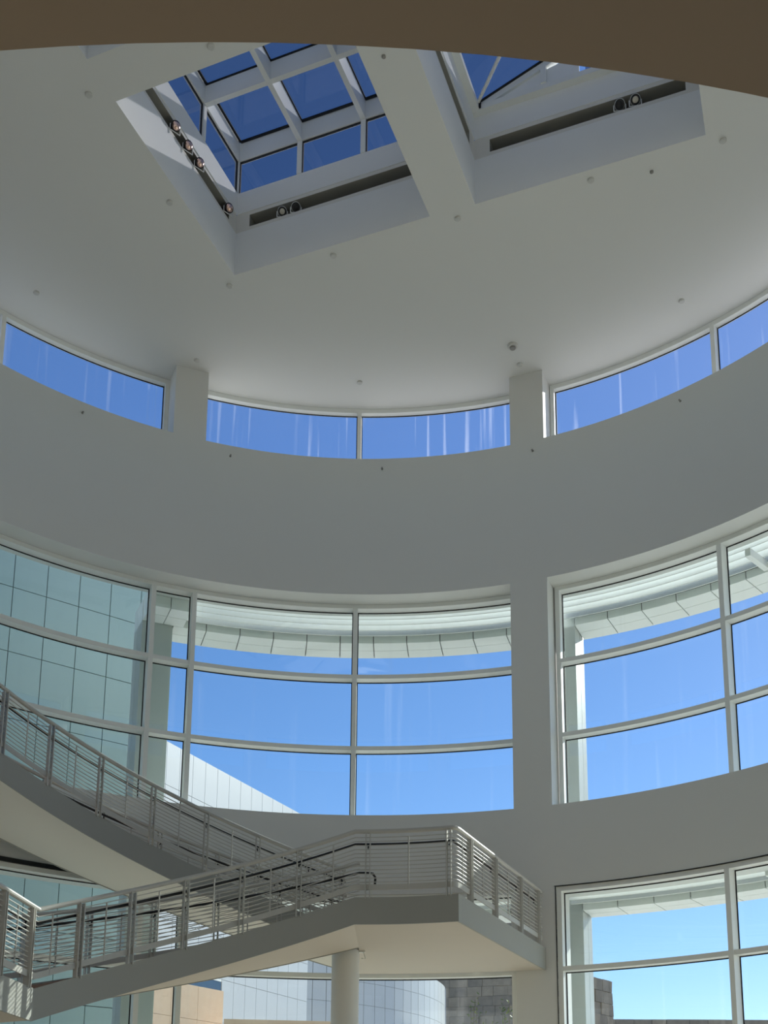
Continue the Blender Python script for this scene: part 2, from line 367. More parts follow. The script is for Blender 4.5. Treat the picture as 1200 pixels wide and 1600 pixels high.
def lantern(root, c):
    t = SQ / 3
    pt = lambda i, j: c + E1 * (i * t) + E2 * (j * t)
    ins = 0.045
    def q(i, j):
        m_ = lambda k: -0.03 if k == 0 else (SQ + 0.03 if k == 3 else k * t)
        return c + E1 * m_(i) + E2 * m_(j)
    for i in range(4):         # beams both ways, posts round the edge
        obox(c, q(i, 0), q(i, 3), 0.045, 18.14, Z4).build('roof_beam', 'frame', root, smooth=False)
        for j in range(3): obox(c, q(j, i) + E1 * 0.045, q(j + 1, i) - E1 * 0.045, 0.045, 18.14, Z4 - 0.002).build('roof_beam', 'frame', root, smooth=False)
    rz = R_(-21.4)
    for i in range(4):
        for j in range(4):
            if i in (0, 3) or j in (0, 3):
                MB().box(q(i, j), 0.045, 0.045, Z3, 18.14, rz).build('post', 'frame', root, smooth=False)
    for a, b in ((0, 0), (0, 3)):
        pass
    for i in range(3):
        for s in range(4):     # upright panes on the four sides
            p0, p1 = ((q(i, 0), q(i + 1, 0)), (q(3, i), q(3, i + 1)), (q(i, 3), q(i + 1, 3)), (q(0, i), q(0, i + 1)))[s]
            d = (p1 - p0).normalized(); pa, pb = p0 + d * 0.045, p1 - d * 0.045
            pn = obox(c, pa, pb, 0.006, Z3, 18.14).build('pane', 'sglass', root, smooth=False)
            g = obox(c, pa, pb, 0.014, 18.115, 18.139)
            g2 = obox(c, pa, pa + d * 0.02, 0.014, Z3, 18.115); g.add(g2.v, g2.f); g.build('gasket', 'gasket', pn, smooth=False)
        for j in range(3):     # flat panes
            a = c + E1 * (i * t + 0.045) + E2 * (j * t + 0.045); L = t - 0.09
            cs = [a, a + E1 * L, a + (E1 + E2) * L, a + E2 * L]
            pn = MB().hexa([*(Vector((*(v.to_2d()), Z4 - 0.03)) for v in cs), *(Vector((*(v.to_2d()), Z4 - 0.018)) for v in cs)]).build('pane', 'sglass', root, smooth=False)
            g = MB()
            for k in range(4):
                e = obox(c, cs[k], cs[(k + 1) % 4], 0.022, Z4 - 0.055, Z4 - 0.031); g.add(e.v, e.f)
            g.build('gasket', 'gasket', pn, smooth=False)
def gable(root, c):
    up = Vector((0, 0, 1))
    P = lambda s, t, z: c + E1 * s + E2 * t + up * z
    zr = 18.30; h = SQ / 2
    # curb frame
    for a, b in ((P(0, .06, 0), P(SQ, .06, 0)), (P(0, SQ - .06, 0), P(SQ, SQ - .06, 0)), (P(.06, .12, 0), P(.06, SQ - .12, 0)), (P(SQ - .06, .12, 0), P(SQ - .06, SQ - .12, 0))):
        obox(c, a, b, 0.06, Z3, Z3 + 0.10).build('curb_frame', 'frame', root, smooth=False)
    obox(c, P(h, 0.05, 0), P(h, SQ - 0.05, 0), 0.05, zr - 0.2, zr).build('ridge_beam', 'frame', root, smooth=False)
    zb = Z3 + 0.14
    def slope(s, dz=0.0):
        return zb + (zr - 0.03 - zb) * (1 - abs(s - h) / h) + dz
    for t in (0.06, SQ / 2, SQ - 0.06):      # rafters
        for s0, s1 in ((0.02, h - 0.05), (h + 0.05, SQ - 0.02)):
            q = [P(s, t + d, slope(s, dz)) for dz in (-0.16, 0.0) for s, d in ((s0, -.045), (s1, -.045), (s1, .045), (s0, .045))]
            MB().hexa(q).build('rafter', 'frame', root, smooth=False)
    for t0, t1 in ((0.105, SQ / 2 - .045), (SQ / 2 + .045, SQ - .105)):
        for s0, s1 in ((0.02, h - 0.05), (h + 0.05, SQ - 0.02)):
            q = [P(s, t, slope(s, dz)) for dz in (-0.02, -0.008) for s, t in ((s0, t0), (s1, t0), (s1, t1), (s0, t1))]
            pn = MB().hexa(q).build('pane', 'sglass', root, smooth=False)
            g = MB()
            for (sa, ta, sb, tb) in ((s0, t0, s1, t0 + .03), (s0, t1 - .03, s1, t1), (s0, t0 + .03, s0 + .03, t1 - .03), (s1 - .03, t0 + .03, s1, t1 - .03)):
                g.hexa([P(s, t, slope(s, dz)) for dz in (-0.045, -0.021) for s, t in ((sa, ta), (sb, ta), (sb, tb), (sa, tb))])
            g.build('gasket', 'gasket', pn, smooth=False)
    for t in (0.05, SQ - 0.05):              # gable ends: white infill board low, glass above
        m = MB(); m.hexa([P(0.35, t - .01, Z3 + .1), P(h - .05, t - .01, Z3 + .1), P(h - .05, t + .01, Z3 + .1), P(0.35, t + .01, Z3 + .1), P(0.75, t - .01, zb + .2), P(h - .05, t - .01, zb + .38), P(h - .05, t + .01, zb + .38), P(0.75, t + .01, zb + .2)])
        m.build('infill_board', 'louver', root, smooth=False)
        m = MB(); m.hexa([P(h + .05, t - .006, Z3 + .1), P(SQ - .35, t - .006, Z3 + .1), P(SQ - .35, t + .006, Z3 + .1), P(h + .05, t + .006, Z3 + .1), P(h + .05, t - .006, zb + .5), P(SQ - .75, t - .006, zb + .2), P(SQ - .75, t + .006, zb + .2), P(h + .05, t + .006, zb + .5)])
        m.build('pane', 'sglass', root, smooth=False)
        MB().box(P(h * .66, t + .05, 0), 0.045, 0.045, Z3 + .1, slope(h * .66) - .16, R_(-21.4)).build('post', 'frame', root, smooth=False)
    MB().tube([P(0.12, 0.16, Z3 + 0.12), P(h * 0.62, SQ * 0.34, slope(h * .62) - 0.22)], 0.03, 8).build('brace', 'frame', root)
    MB().tube([P(SQ - 0.12, 0.16, Z3 + 0.12), P(h * 1.38, SQ * 0.34, slope(h * .62) - 0.22)], 0.03, 8).build('brace', 'frame', root)
    MB().box(P(0.12, 0.12, 0), 0.035, 0.03, Z3 + .02, Z3 + .13, R_(-21.4)).build('hinge', 'gasket', root, smooth=False)
SL = ['square skylight well with flat gridded glass roof, larger left one in view', 'square skylight well with pitched glass roof at the upper right',
      'skylight well whose white corner peeks out at the upper left edge', 'fourth skylight well, behind the brown lobby soffit']
for k, c in enumerate(SKY):
    root = empty('skylight', Vector((c.x, c.y, ZC)), SL[k], 'skylight', 'square skylights in the round ceiling')
    well(root, c)
    (gable if k in (1, 3) else lantern)(root, c)

# ------------------------------------------------------------------ spotlights in the slots
def spotlight(loc, aim, label, front):
    root = empty('spotlight', loc, label, 'spotlight', 'spotlights in the skylight slots')
    aim = Vector(aim).normalized(); o = Vector(loc)
    MB().lathe([(0.03, -0.17), (0.062, -0.15), (0.075, -0.05), (0.085, 0.03), (0.078, 0.035), (0.072, 0.0)], 20, o, aim).build('housing', 'lampblack' if front == 'copper' else 'lampwhite', root)
    if front == 'copper':
        MB().lathe([(0.0771, 0.012), (0.07, 0.04), (0.052, 0.062), (0.028, 0.074), (0.004, 0.078)], 20, o, aim).build('reflector_lens', 'copper', root)
    else:
        MB().lathe([(0.0771, 0.034), (0.0771, 0.044), (0.052, 0.044), (0.05, 0.036)], 20, o, aim).build('bezel', 'lampblack', root)
        MB().lathe([(0.047, 0.03), (0.047, 0.048), (0.03, 0.055), (0.004, 0.058)], 16, o, aim).build('lens', 'lens' if front == 'pale' else 'lampblack', root)
    sd = aim.cross(Vector((0, 0, 1))).normalized()
    m = MB()
    m.tube([o + sd * 0.095 + Vector((0, 0, 0.0)), o + sd * 0.095 - Vector((0, 0, 0.115))], 0.008, 6)
    m.tube([o - sd * 0.095 + Vector((0, 0, 0.0)), o - sd * 0.095 - Vector((0, 0, 0.115))], 0.008, 6)
    m.tube([o - sd * 0.1 - Vector((0, 0, 0.115)), o + sd * 0.1 - Vector((0, 0, 0.115))], 0.008, 6)
    m.build('yoke', 'lampwhite', root)
UPZ = Vector((0, 0, 1))
c = SKY[0]
for s, z, lb in ((2.17, 16.78, 'copper fronted spotlight nearest the top of the left skylight slot'), (1.77, 16.78, 'copper fronted spotlight, second from the top in the left slot'),
              (1.39, 16.79, 'copper fronted spotlight, third from the top in the left slot'), (0.36, 16.80, 'lone copper fronted spotlight near the left skylight corner')):
    spotlight(c + E2 * s + E1 * 0.03 + UPZ * z, (0.55, -0.62, -0.35), lb, 'copper')
for s, lb, fr in ((0.91, 'pale lensed spotlight in the left skylight back slot', 'pale'), (1.18, 'dark lensed spotlight in the left skylight back slot', 'dark')):
    spotlight(c + E1 * s - E2 * 0.04 + UPZ * 16.79, (0.02, -0.75, -0.66), lb, fr)
c = SKY[1]
for s, lb, fr in ((2.43, 'dark lensed spotlight in the right skylight slot', 'dark'), (2.68, 'pale lensed spotlight in the right skylight slot', 'pale')):
    spotlight(c + E1 * s - E2 * 0.04 + UPZ * 16.81, (-0.12, -0.75, -0.66), lb, fr)

# ------------------------------------------------------------------ ceiling and wall caps
CAPS = [(-2.59, 13.60, 'ceiling sprinkler cap above the left skylight by the soffit edge', 0), (-4.54, 14.38, 'ceiling sprinkler cap left of the left skylight top corner', 0),
        (-3.68, 16.36, 'ceiling sprinkler cap left of the left skylight lower half', 0), (-6.51, 18.43, 'ceiling sprinkler cap near the far left clerestory window', 0),
        (-2.92, 18.22, 'ceiling sprinkler cap just below the left skylight bottom corner', 0), (-3.83, 20.23, 'ceiling sprinkler cap in front of the left clerestory pillar', 0),
        (-0.99, 17.48, 'ceiling sprinkler cap below the left skylight lower right edge', 0), (-0.59, 20.85, 'ceiling sprinkler cap above the middle clerestory mullion', 0),
        (1.15, 16.64, 'ceiling sprinkler cap between the two skylights lower corners', 0), (2.62, 20.27, 'ceiling sprinkler cap in front of the right clerestory pillar', 0),
        (5.41, 18.50, 'ceiling sprinkler cap near the right clerestory window', 0), (3.26, 15.84, 'ceiling sprinkler cap below the right skylight lower edge', 0),
        (5.19, 15.08, 'ceiling sprinkler cap right of the right skylight corner', 0), (4.21, 15.67, 'tiny dark ceiling sprinkler below the right skylight', 1), (-0.11, 13.73, 'tiny dark ceiling sprinkler on the strip between the skylights', 1)]
for x, y, lb, dk in CAPS:
    o = MB().lathe([(0.055 if not dk else 0.03, ZC - 0.0), (0.055 if not dk else 0.03, ZC - 0.02), (0.045 if not dk else 0.02, ZC - 0.032), (0.01, ZC - 0.036)], 18, (x, y, 0)).build('sprinkler_cap', 'darkcap' if dk else 'cap')
    tag(o, lb, 'sprinkler', 'sprinkler caps on the ceiling')
sd_ = empty('smoke_detector', Vector((2.42, 19.73, ZC)), 'round smoke detector on the ceiling near the right pillar', 'smoke detector')
MB().lathe([(0.10, ZC), (0.10, ZC - 0.03), (0.085, ZC - 0.045)], 24, (2.42, 19.73, 0)).build('base', 'cap', sd_)
MB().lathe([(0.06, ZC - 0.045), (0.055, ZC - 0.075), (0.02, ZC - 0.085)], 24, (2.42, 19.73, 0)).build('sensor_dome', 'darkcap', sd_)
for a, lb in ((-36.1, 'small wall sprinkler under the far left clerestory window'), (-17.2, 'small wall sprinkler right of the left clerestory pillar'), (2.5, 'small wall sprinkler under the middle clerestory mullion'),
              (22.1, 'small wall sprinkler under the right clerestory pillar'), (41.2, 'small wall sprinkler under the right clerestory window')):
    p = pol(9.0, a, 13.93); ax = (pol(8, a) - pol(9, a)).normalized()
    o = MB().lathe([(0.022, 0.0), (0.022, 0.012), (0.01, 0.016), (0.01, 0.045), (0.018, 0.048), (0.018, 0.052)], 12, p, ax).build('wall_sprinkler', 'darkcap')
    tag(o, lb, 'sprinkler', 'sprinklers on the curved wall')

# ------------------------------------------------------------------ staircase
ST = empty('staircase', pol(5.4, -60, ZF), 'curved grey steel staircase with rod railings and an upper landing', 'staircase')
ZT, ZB = 3.88, 3.47            # landing top / bottom
S1, S2 = 0.02835, 0.0434       # rise per degree
RI1, RO1, RI2, RO2 = 4.45, 6.36, 6.80, 8.70
AL, AC, AE = 0.9, 20.7, 22.3   # landing start, corner angle, wall end angle
LL0, LL1 = -60.4, -88.0        # lower landing
def f1(a): return ZT + (a - AL) * S1
ZLL = f1(LL0)
A20 = -1.2
def f2(a): return ZT - (a - A20) * S2
A2E = -96.0
def strip(name, m, r0, r1, segs, parent):
    b = MB()
    for a0, a1, zb, zt in segs: b.sector(r0, r1, a0, a1, zb, zt, 1.5)
    return b.build(name, m, parent)
H = ZT - ZB
strip('stringer', 'stringer', RO1 - 0.03, RO1, [(LL1, LL0, ZLL - H, ZLL)], ST)
LC = [pol(RI1, LL0), Vector((-4.50, 12.30, 0))]      # straight inner edge of the lower landing
YB0, YB1, XBI, XBO = 12.30, 5.20, -4.50, pol(RO1, LL1).x
def f0(y): return ZLL - (YB0 - y) * (ZLL - ZF) / (YB0 - YB1)
def yz_plate(x0, x1, y0, y1, zb0, zt0, zb1, zt1):
    return MB().hexa([(x0, y0, zb0), (x1, y0, zb0), (x1, y1, zb1), (x0, y1, zb1), (x0, y0, zt0), (x1, y0, zt0), (x1, y1, zt1), (x0, y1, zt1)])
d_ = (LC[1] - LC[0]).normalized(); n_ = Vector((d_.y, -d_.x, 0)) * 0.03
MB().hexa([*(Vector((p.x, p.y, ZLL - H)) for p in (LC[0], LC[1], LC[1] + n_, LC[0] + n_)), *(Vector((p.x, p.y, ZLL)) for p in (LC[0], LC[1], LC[1] + n_, LC[0] + n_))]).build('stringer', 'stringer', ST, smooth=False)
for xa, xb in ((XBI - 0.03, XBI), (XBO, XBO + 0.03)):
    yz_plate(xa, xb, YB1, YB0 - .001, ZF + .001, ZF + .02, ZLL - H, ZLL).build('stringer', 'stringer', ST, smooth=False)
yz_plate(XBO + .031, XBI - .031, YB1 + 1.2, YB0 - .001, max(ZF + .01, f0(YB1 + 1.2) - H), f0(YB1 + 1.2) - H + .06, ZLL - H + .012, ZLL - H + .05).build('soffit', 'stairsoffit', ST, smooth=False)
LLP = [pol(RI1 + 0.03, LL0), Vector((XBI - .03, YB0, 0)), Vector((XBO + .03, YB0, 0))] + [pol(RO1 - .031, LL1 + (LL0 - LL1) * i / 8) for i in range(9)]
for r0, r1 in ((RI1, RI1 + 0.03), (RO1 - 0.03, RO1)):
    strip('stringer', 'stringer', r0, r1, [(LL0, AL, lambda a: f1(a) - H, f1)], ST)
for r0, r1 in ((RI2, RI2 + 0.03), (RO2 - 0.03, RO2)):
    strip('stringer', 'stringer', r0, r1, [(A2E, A20, lambda a: f2(a) - H, f2)], ST)
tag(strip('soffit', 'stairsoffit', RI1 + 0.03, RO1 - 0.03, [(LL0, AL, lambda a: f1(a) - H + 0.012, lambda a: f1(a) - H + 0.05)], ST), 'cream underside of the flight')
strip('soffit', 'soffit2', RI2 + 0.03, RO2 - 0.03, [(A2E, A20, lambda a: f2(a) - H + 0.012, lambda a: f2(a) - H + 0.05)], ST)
# landing slab: arc front edge, straight right end running to the wall
def landing_poly(inset):
    pts = []
    n = 14; a_end = AC - math.degrees(inset / RI1)
    for i in range(n + 1): pts.append(pol(RI1 + inset, AL + (a_end - AL) * i / n))
    k = 10
    p0 = pts[-1]; p1 = pol(8.995, AE - math.degrees(inset / 9)); pts.append(p1)
    for i in range(1, n + 1): pts.append(pol(8.995, AE + (A20 - AE) * i / n))
    pts += [pol(RI2, A20), pol(RI2, AL), pol(RO1, AL)]
    return pts
def prism(pts, z0, z1):
    n = len(pts); m = MB()
    vs = [Vector((p.x, p.y, z0)) for p in pts] + [Vector((p.x, p.y, z1)) for p in pts]
    m.add(vs, [tuple(range(n - 1, -1, -1)), tuple(range(n, 2 * n))] + [(i, (i + 1) % n, n + (i + 1) % n, n + i) for i in range(n)])
    return m
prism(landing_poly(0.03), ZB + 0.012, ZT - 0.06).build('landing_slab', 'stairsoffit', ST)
prism(landing_poly(0.031), ZT - 0.06, ZT - 0.02).build('landing_paving', 'travertine', ST)
b = MB().sector(RI1, RI1 + 0.03, AL, AC, ZB, ZT, 1.5); b.build('fascia_plate', 'stringer', ST)
pa, pb = pol(RI1, AC), pol(8.995, AE); dd = (pb - pa).normalized(); nn = Vector((dd.y, -dd.x, 0))
obox(None, pa - nn * 0.0, pb, 0.016, ZB, ZT).build('fascia_plate', 'stringer', ST, smooth=False)
prism(LLP, ZLL - H + 0.012, ZLL - 0.08).build('landing_slab', 'stairsoffit', ST)
prism(LLP, ZLL - 0.08, ZLL - 0.03).build('landing_paving', 'tread', ST)
# treads
def treads(r0, r1, a0, a1, zf, n):
    st = (a1 - a0) / n
    for i in range(n):
        x0, x1 = a0 + st * i, a0 + st * (i + 1)
        zt = min(zf(x0), zf(x1)) - 0.03
        lo, hi = sorted((x0, x1)); ov = 0.25
        MB().sector(r0, r1, lo - ov * 0, hi + ov * 0.0, zt - 0.055, zt, 3).build('tread', 'tread', ST)
treads(RI1 + .032, RO1 - .032, LL0, AL, f1, 12)
NB = 24
for i in range(NB):
    ya, yb = YB0 + (YB1 - YB0) * i / NB, YB0 + (YB1 - YB0) * (i + 1) / NB; zt = f0(yb) - 0.02
    if zt > ZF + .06: yz_plate(XBO + .032, XBI - .032, yb, ya - .002, zt - .055, zt, zt - .055, zt).build('tread', 'tread', ST, smooth=False)
treads(RI2 + .032, RO2 - .032, A2E, A20, f2, 28)
# railings
def helix(r, a0, a1, zf, step=2.0):
    n = max(1, int(abs(a1 - a0) / step)); return [pol(r, a0 + (a1 - a0) * i / n, zf(a0 + (a1 - a0) * i / n)) for i in range(n + 1)]
def offset(path, d, dz=0.0):
    out = []
    for i, p in enumerate(path):
        t = path[min(i + 1, len(path) - 1)] - path[max(i - 1, 0)]; t.z = 0; t.normalize()
        if 0 < i < len(path) - 1:
            t1 = path[i] - path[i - 1]; t2 = path[i + 1] - path[i]; t1.z = t2.z = 0
            c = max(0.5, math.cos(t1.angle(t2) / 2)) if t1.length > 1e-6 and t2.length > 1e-6 else 1
        else: c = 1
        out.append(p + Vector((t.y, -t.x, 0)) * (d / c) + Vector((0, 0, dz)))
    return out
def along(path, s):
    for i in range(len(path) - 1):
        L = (path[i + 1] - path[i]).length
        if s <= L or i == len(path) - 2:
            t = (path[i + 1] - path[i]); return path[i] + t * (s / L), Vector((t.x, t.y, 0)).normalized()
        s -= L
def nearest_s(path, p):
    best = (1e9, 0); acc = 0
    for i in range(len(path) - 1):
        a, b_ = path[i], path[i + 1]; d = b_ - a; L = d.length
        t = max(0, min(1, (Vector((p.x, p.y, 0)) - Vector((a.x, a.y, 0))).dot(Vector((d.x, d.y, 0))) / max(1e-9, d.x ** 2 + d.y ** 2)))
        q = a + d * t; e = (Vector((q.x - p.x, q.y - p.y, 0))).length
        if e < best[0]: best = (e, acc + L * t)
        acc += L
    return best[1]
def flat_plate(path, half, z0, z1):
    A, Bp = offset(path, half), offset(path, -half); n = len(path); m = MB(); vs = []; fs = []
    for i in range(n):
        vs += [A[i] + Vector((0, 0, z0)), Bp[i] + Vector((0, 0, z0)), Bp[i] + Vector((0, 0, z1)), A[i] + Vector((0, 0, z1))]
    for i in range(n - 1):
        k = i * 4
        for j in range(4): fs.append((k + j, k + (j + 1) % 4, k + 4 + (j + 1) % 4, k + 4 + j))
    fs += [(3, 2, 1, 0), ((n - 1) * 4, (n - 1) * 4 + 1, (n - 1) * 4 + 2, (n - 1) * 4 + 3)]
    return m.add(vs, fs)
def railing(path, posts, hand_side, label, hand=None, z_post=-0.0):
    """path: points on the stringer top; posts: positions along it; hand_side +1/-1: side of the path the handrail sits on"""
    up = lambda z: [p + Vector((0, 0, z)) for p in path]
    root = MB().tube(up(1.015), 0.034, 10).build('railing', 'steel', ST); tag(root, label)
    for k in range(12):
        MB().tube(up(0.235 + k * 0.0625), 0.0075, 6).build('rod', 'steel', root)
    flat_plate(path, 0.008, 0.115, 0.20).build('toe_rail', 'steel', root, smooth=False)
    for i, s in enumerate(posts):
        p, t = along(path, s); n = Vector((t.y, -t.x, 0)); rot = math.atan2(t.y, t.x)
        m = MB()
        for d in (-0.032, 0.032): m.box(p + t * d, 0.007, 0.042, p.z + z_post - 0.02, p.z + 0.985, rot)
        m.build('post', 'steel', root, smooth=False)
        q = p + n * (hand_side * 0.075) + Vector((0, 0, 0.80))
        MB().tube([p + Vector((0, 0, 0.76)), q + Vector((0, 0, -0.03)), q + Vector((0, 0, 0.015))], 0.011, 6).build('handrail_bracket', 'black', root)
        if i + 1 < len(posts):
            p, t = along(path, (s + posts[i + 1]) / 2)
            MB().tube([p + Vector((0, 0, 0.12)), p + Vector((0, 0, 0.925))], 0.011, 8).build('baluster', 'steel', root)
    if hand is None: hand = offset(path, hand_side * 0.075, 0.835)
    tag(MB().tube(hand, 0.021, 8).build('handrail', 'black', root), 'black rubber handrail')
    return root
def spaced(path, step, start=0.3):
    L = sum((path[i + 1] - path[i]).length for i in range(len(path) - 1)); n = max(1, round((L - 2 * start) / step)); return [start + (L - 2 * start) * i / n for i in range(n + 1)]
# inner railing of the first flight, round the landing and back to the wall
ri = RI1 + 0.02
pA = [LC[1].lerp(LC[0], i / 6) + Vector((-0.02, 0, ZLL)) for i in range(7)] + helix(ri, LL0, AL, f1, 1.5)[1:] + helix(ri, AL, AC - 1.6, lambda a: ZT, 1.5)[1:]
endp = pol(8.93, AE - 0.15, ZT); corner = pol(ri, AC - 0.35, ZT); dirr = (endp - corner).normalized()
last = pA[-1]; tdir = (corner - last); 
for i in range(1, 6):
    t = i / 5; q0 = last; q2 = corner + dirr * 0.12
    pA.append(q0 * (1 - t) ** 2 + corner * 2 * t * (1 - t) + q2 * t * t)
for i in range(1, 9): pA.append(corner + dirr * (0.12 + ((endp - corner).length - 0.12) * i / 8))
PA = [nearest_s(pA, pol(ri, a)) for a in (-76, -63.6, -51.6, -41.4, -31.1, -20.45, -9.7, 3.35, 19.0)]
Lr = (endp - corner).length; s_end = sum((pA[i + 1] - pA[i]).length for i in range(len(pA) - 1))
PA += [s_end - Lr + x for x in (0.62, 1.80, 3.15, 4.2)]
railing(pA, PA, -1, 'front railing along the lower flight and landing edge')
# outer railing of the first flight with handrail looping back to the second flight
ro = RO1 - 0.02
pB = helix(ro, LL1, LL0, lambda a: ZLL, 1.5) + helix(ro, LL0, AL, f1, 1.5)[1:]
hb = offset(pB, 0.075, 0.835)
hb += [pol(ro - 0.075, AL + 1.2, ZT + 0.835), pol(ro - 0.03, AL + 2.0, ZT + 0.835), pol(ro + 0.1, AL + 2.3, ZT + 0.80), pol(ro + 0.12, AL + 2.2, ZT + 0.64), pol(ro + 0.05, AL + 1.6, ZT + 0.60)]
railing(pB, spaced(pB, 1.1), 1, 'back railing of the lower flight', hand=hb)
ri2 = RI2 + 0.02
pC = helix(ri2, A2E, A20, f2, 1.5)
PCp = [nearest_s(pC, pol(ri2, a)) for a in (-94, -87, -80, -73, -65.5, -58, -50.7, -43.8, -36.5, -28.9, -21.2, -13.8, -6.5, -1.8)]
railing(pC, PCp, -1, 'front railing of the upper flight')
pD = helix(RO2 - 0.02, A2E, A20, f2, 1.5)
railing(pD, spaced(pD, 1.1), 1, 'back railing of the upper flight against the window wall')
p0_ = [Vector((XBI - .02, YB1 + 0.25 + (YB0 - YB1 - 0.25) * i / 8, f0(YB1 + 0.25 + (YB0 - YB1 - 0.25) * i / 8))) for i in range(9)]; railing(p0_, spaced(p0_, 1.1), -1, 'front railing of the bottom flight')
p1_ = [Vector((XBO + .02, p.y, p.z)) for p in p0_]; railing(p1_, spaced(p1_, 1.1), 1, 'back railing of the bottom flight')
# the top of the upper flight: a landing against the wall
b = MB().sector(RI2, 8.99, A2E - 14, A2E, f2(A2E) - H, f2(A2E), 2); b.build('landing_slab', 'stairsoffit', ST)
# support column and the small bracket on it
co = empty('support_column', Vector((-0.63, 18.83, ZF)), 'round white column holding up the landing', 'column')
MB().lathe([(0.228, ZF + 0.001), (0.228, ZB + 0.013)], 40, (-0.63, 18.83, 0)).build('shaft', 'wall', co)
MB().lathe([(0.25, ZF + 0.0005), (0.25, ZF + 0.12), (0.229, ZF + 0.125)], 40, (-0.63, 18.83, 0)).build('base_ring', 'stringer', co)
br_ = empty('wall_bracket', Vector((-0.36, 18.80, ZB)), 'small folded metal bracket under the landing beside the column', 'bracket')
MB().box((-0.36, 18.8), 0.05, 0.04, ZB - 0.02, ZB + 0.012).build('mount_plate', 'lampwhite', br_, smooth=False)
MB().tube([Vector((-0.33, 18.8, ZB - 0.02)), Vector((-0.30, 18.78, ZB - 0.12)), Vector((-0.37, 18.78, ZB - 0.12))], 0.008, 6).build('arm', 'lampwhite', br_)

# ------------------------------------------------------------------ outside: sunshades, piers
def sunshade(z, a0, a1, label, solid_from=None, beams=()):
    root = empty('sunshade', pol(10.7, (a0 + a1) / 2, z), label, 'sunshade', 'curved sunshades outside the windows')
    st = 3.795
    ang = math.floor((a0 + 2.55) / st) * st - 2.55
    while ang < a1 - 0.01:
        l, r = max(ang, a0) + 0.05, min(ang + st, a1) - 0.05
        if r - l > 0.1:
            MB().sector(10.72, 11.063, l, r, z, z + 0.035, 2).build('soffit_panel', 'panel', root)
            MB().sector(11.075, 11.42, l, r, z, z + 0.035, 2).build('soffit_panel', 'panel', root)
            MB().sector(11.421, 11.44, l - 0.045, r + 0.045, z, z + 0.5, 2).build('fascia_panel', 'panel', root)
            MB().sector(10.70, 10.719, l, r, z, z + 0.16, 2).build('fascia_panel', 'panel', root)
        ang += st
    MB().sector(10.72, 11.42, a0, a1, z + 0.036, z + 0.48, 2).build('core', 'joint', root)
    lo = a0 - 1.0 if solid_from is None else a0 + 1.1
    for k in range(5):
        r = 9.965 + k * 0.148; zk = z + 0.315 - 0.052 * k
        b = MB(); n = max(1, int((a1 - lo) / 1.5)); vs = []; fs = []
        for i in range(n + 1):
            a = lo + (a1 - lo) * i / n
            vs += [pol(r, a, zk), pol(r + 0.018, a, zk - 0.005), pol(r + 0.138, a, zk + 0.225), pol(r + 0.120, a, zk + 0.23)]
        for i in range(n):
            q = i * 4
            for j in range(4): fs.append((q + j, q + (j + 1) % 4, q + 4 + (j + 1) % 4, q + 4 + j))
        fs += [(3, 2, 1, 0), (n * 4, n * 4 + 1, n * 4 + 2, n * 4 + 3)]
        b.add(vs, fs).build('louver_blade', 'louver', root)
    for a in beams:
        MB().sector(9.955, 10.69, a - 0.3, a + 0.3, z + 0.02, z + 0.17, 1).build('cross_beam', 'louver', root)
    if solid_from is not None:
        for r0, r1 in ((9.96, 10.32), (10.335, 10.69)):
            md = (solid_from + lo) / 2
            MB().sector(r0, r1, solid_from, md - 0.05, z, z + 0.5, 2).build('soffit_panel', 'panel', root)
            MB().sector(r0, r1, md + 0.05, lo, z, z + 0.5, 2).build('soffit_panel', 'panel', root)
sunshade(10.9, -21.4, 19.4, 'curved white louvered sunshade outside the middle bay window', solid_from=-24.8)
sunshade(10.9, 24.1, 64, 'curved white louvered sunshade outside the tall right window', beams=(45.3,))
sunshade(4.9, 24.1, 64, 'curved white louvered sunshade outside the lower right window', beams=(45.3,))
sunshade(4.9, -18.5, 19.4, 'curved white louvered sunshade outside the lower middle window, behind the landing')
def pier(a0, a1, r0, r1, z0, z1, zj, label):
    root = empty('panelled_pier', pol((r0 + r1) / 2, (a0 + a1) / 2, z0), label, 'pier', 'panelled piers between the window bays')
    MB().sector(r0 + 0.03, r1 - 0.03, a0 + 0.15, a1 - 0.15, z0, z1, 5).build('core', 'joint', root, smooth=False)
    zs = [z0] + [z for z in zj if z0 < z < z1] + [z1]
    rm = r0 + (r1 - r0) * 0.55
    for i in range(len(zs) - 1):
        b, t = zs[i] + 0.012, zs[i + 1] - 0.012
        MB().sector(r0, r0 + 0.03, a0, a1 - 0.02, b, t, 5).build('panel', 'panel', root, smooth=False)
        for q, qq in ((r0 + 0.012, rm - 0.008), (rm + 0.008, r1)):
            MB().sector(q, qq, a1 - 0.15, a1, b, t, 5).build('panel', 'panel', root, smooth=False)
            MB().sector(q, qq, a0, a0 + 0.15, b, t, 5).build('panel', 'panel', root, smooth=False)
ZJ = [10.9 - 1.33 * i for i in range(0, 4)] + [4.9 - 0.76 * i for i in range(0, 8)] + [5.6, 12.2]
pier(19.9, 24.05, 10.76, 11.47, ZF, 11.4, ZJ, 'pale panelled pier seen through the left edge of the right windows')
pier(-24.84, -21.47, 10.70, 11.45, ZF, 11.4, ZJ, 'pale green panelled pier beyond the narrow pane of the tall window')

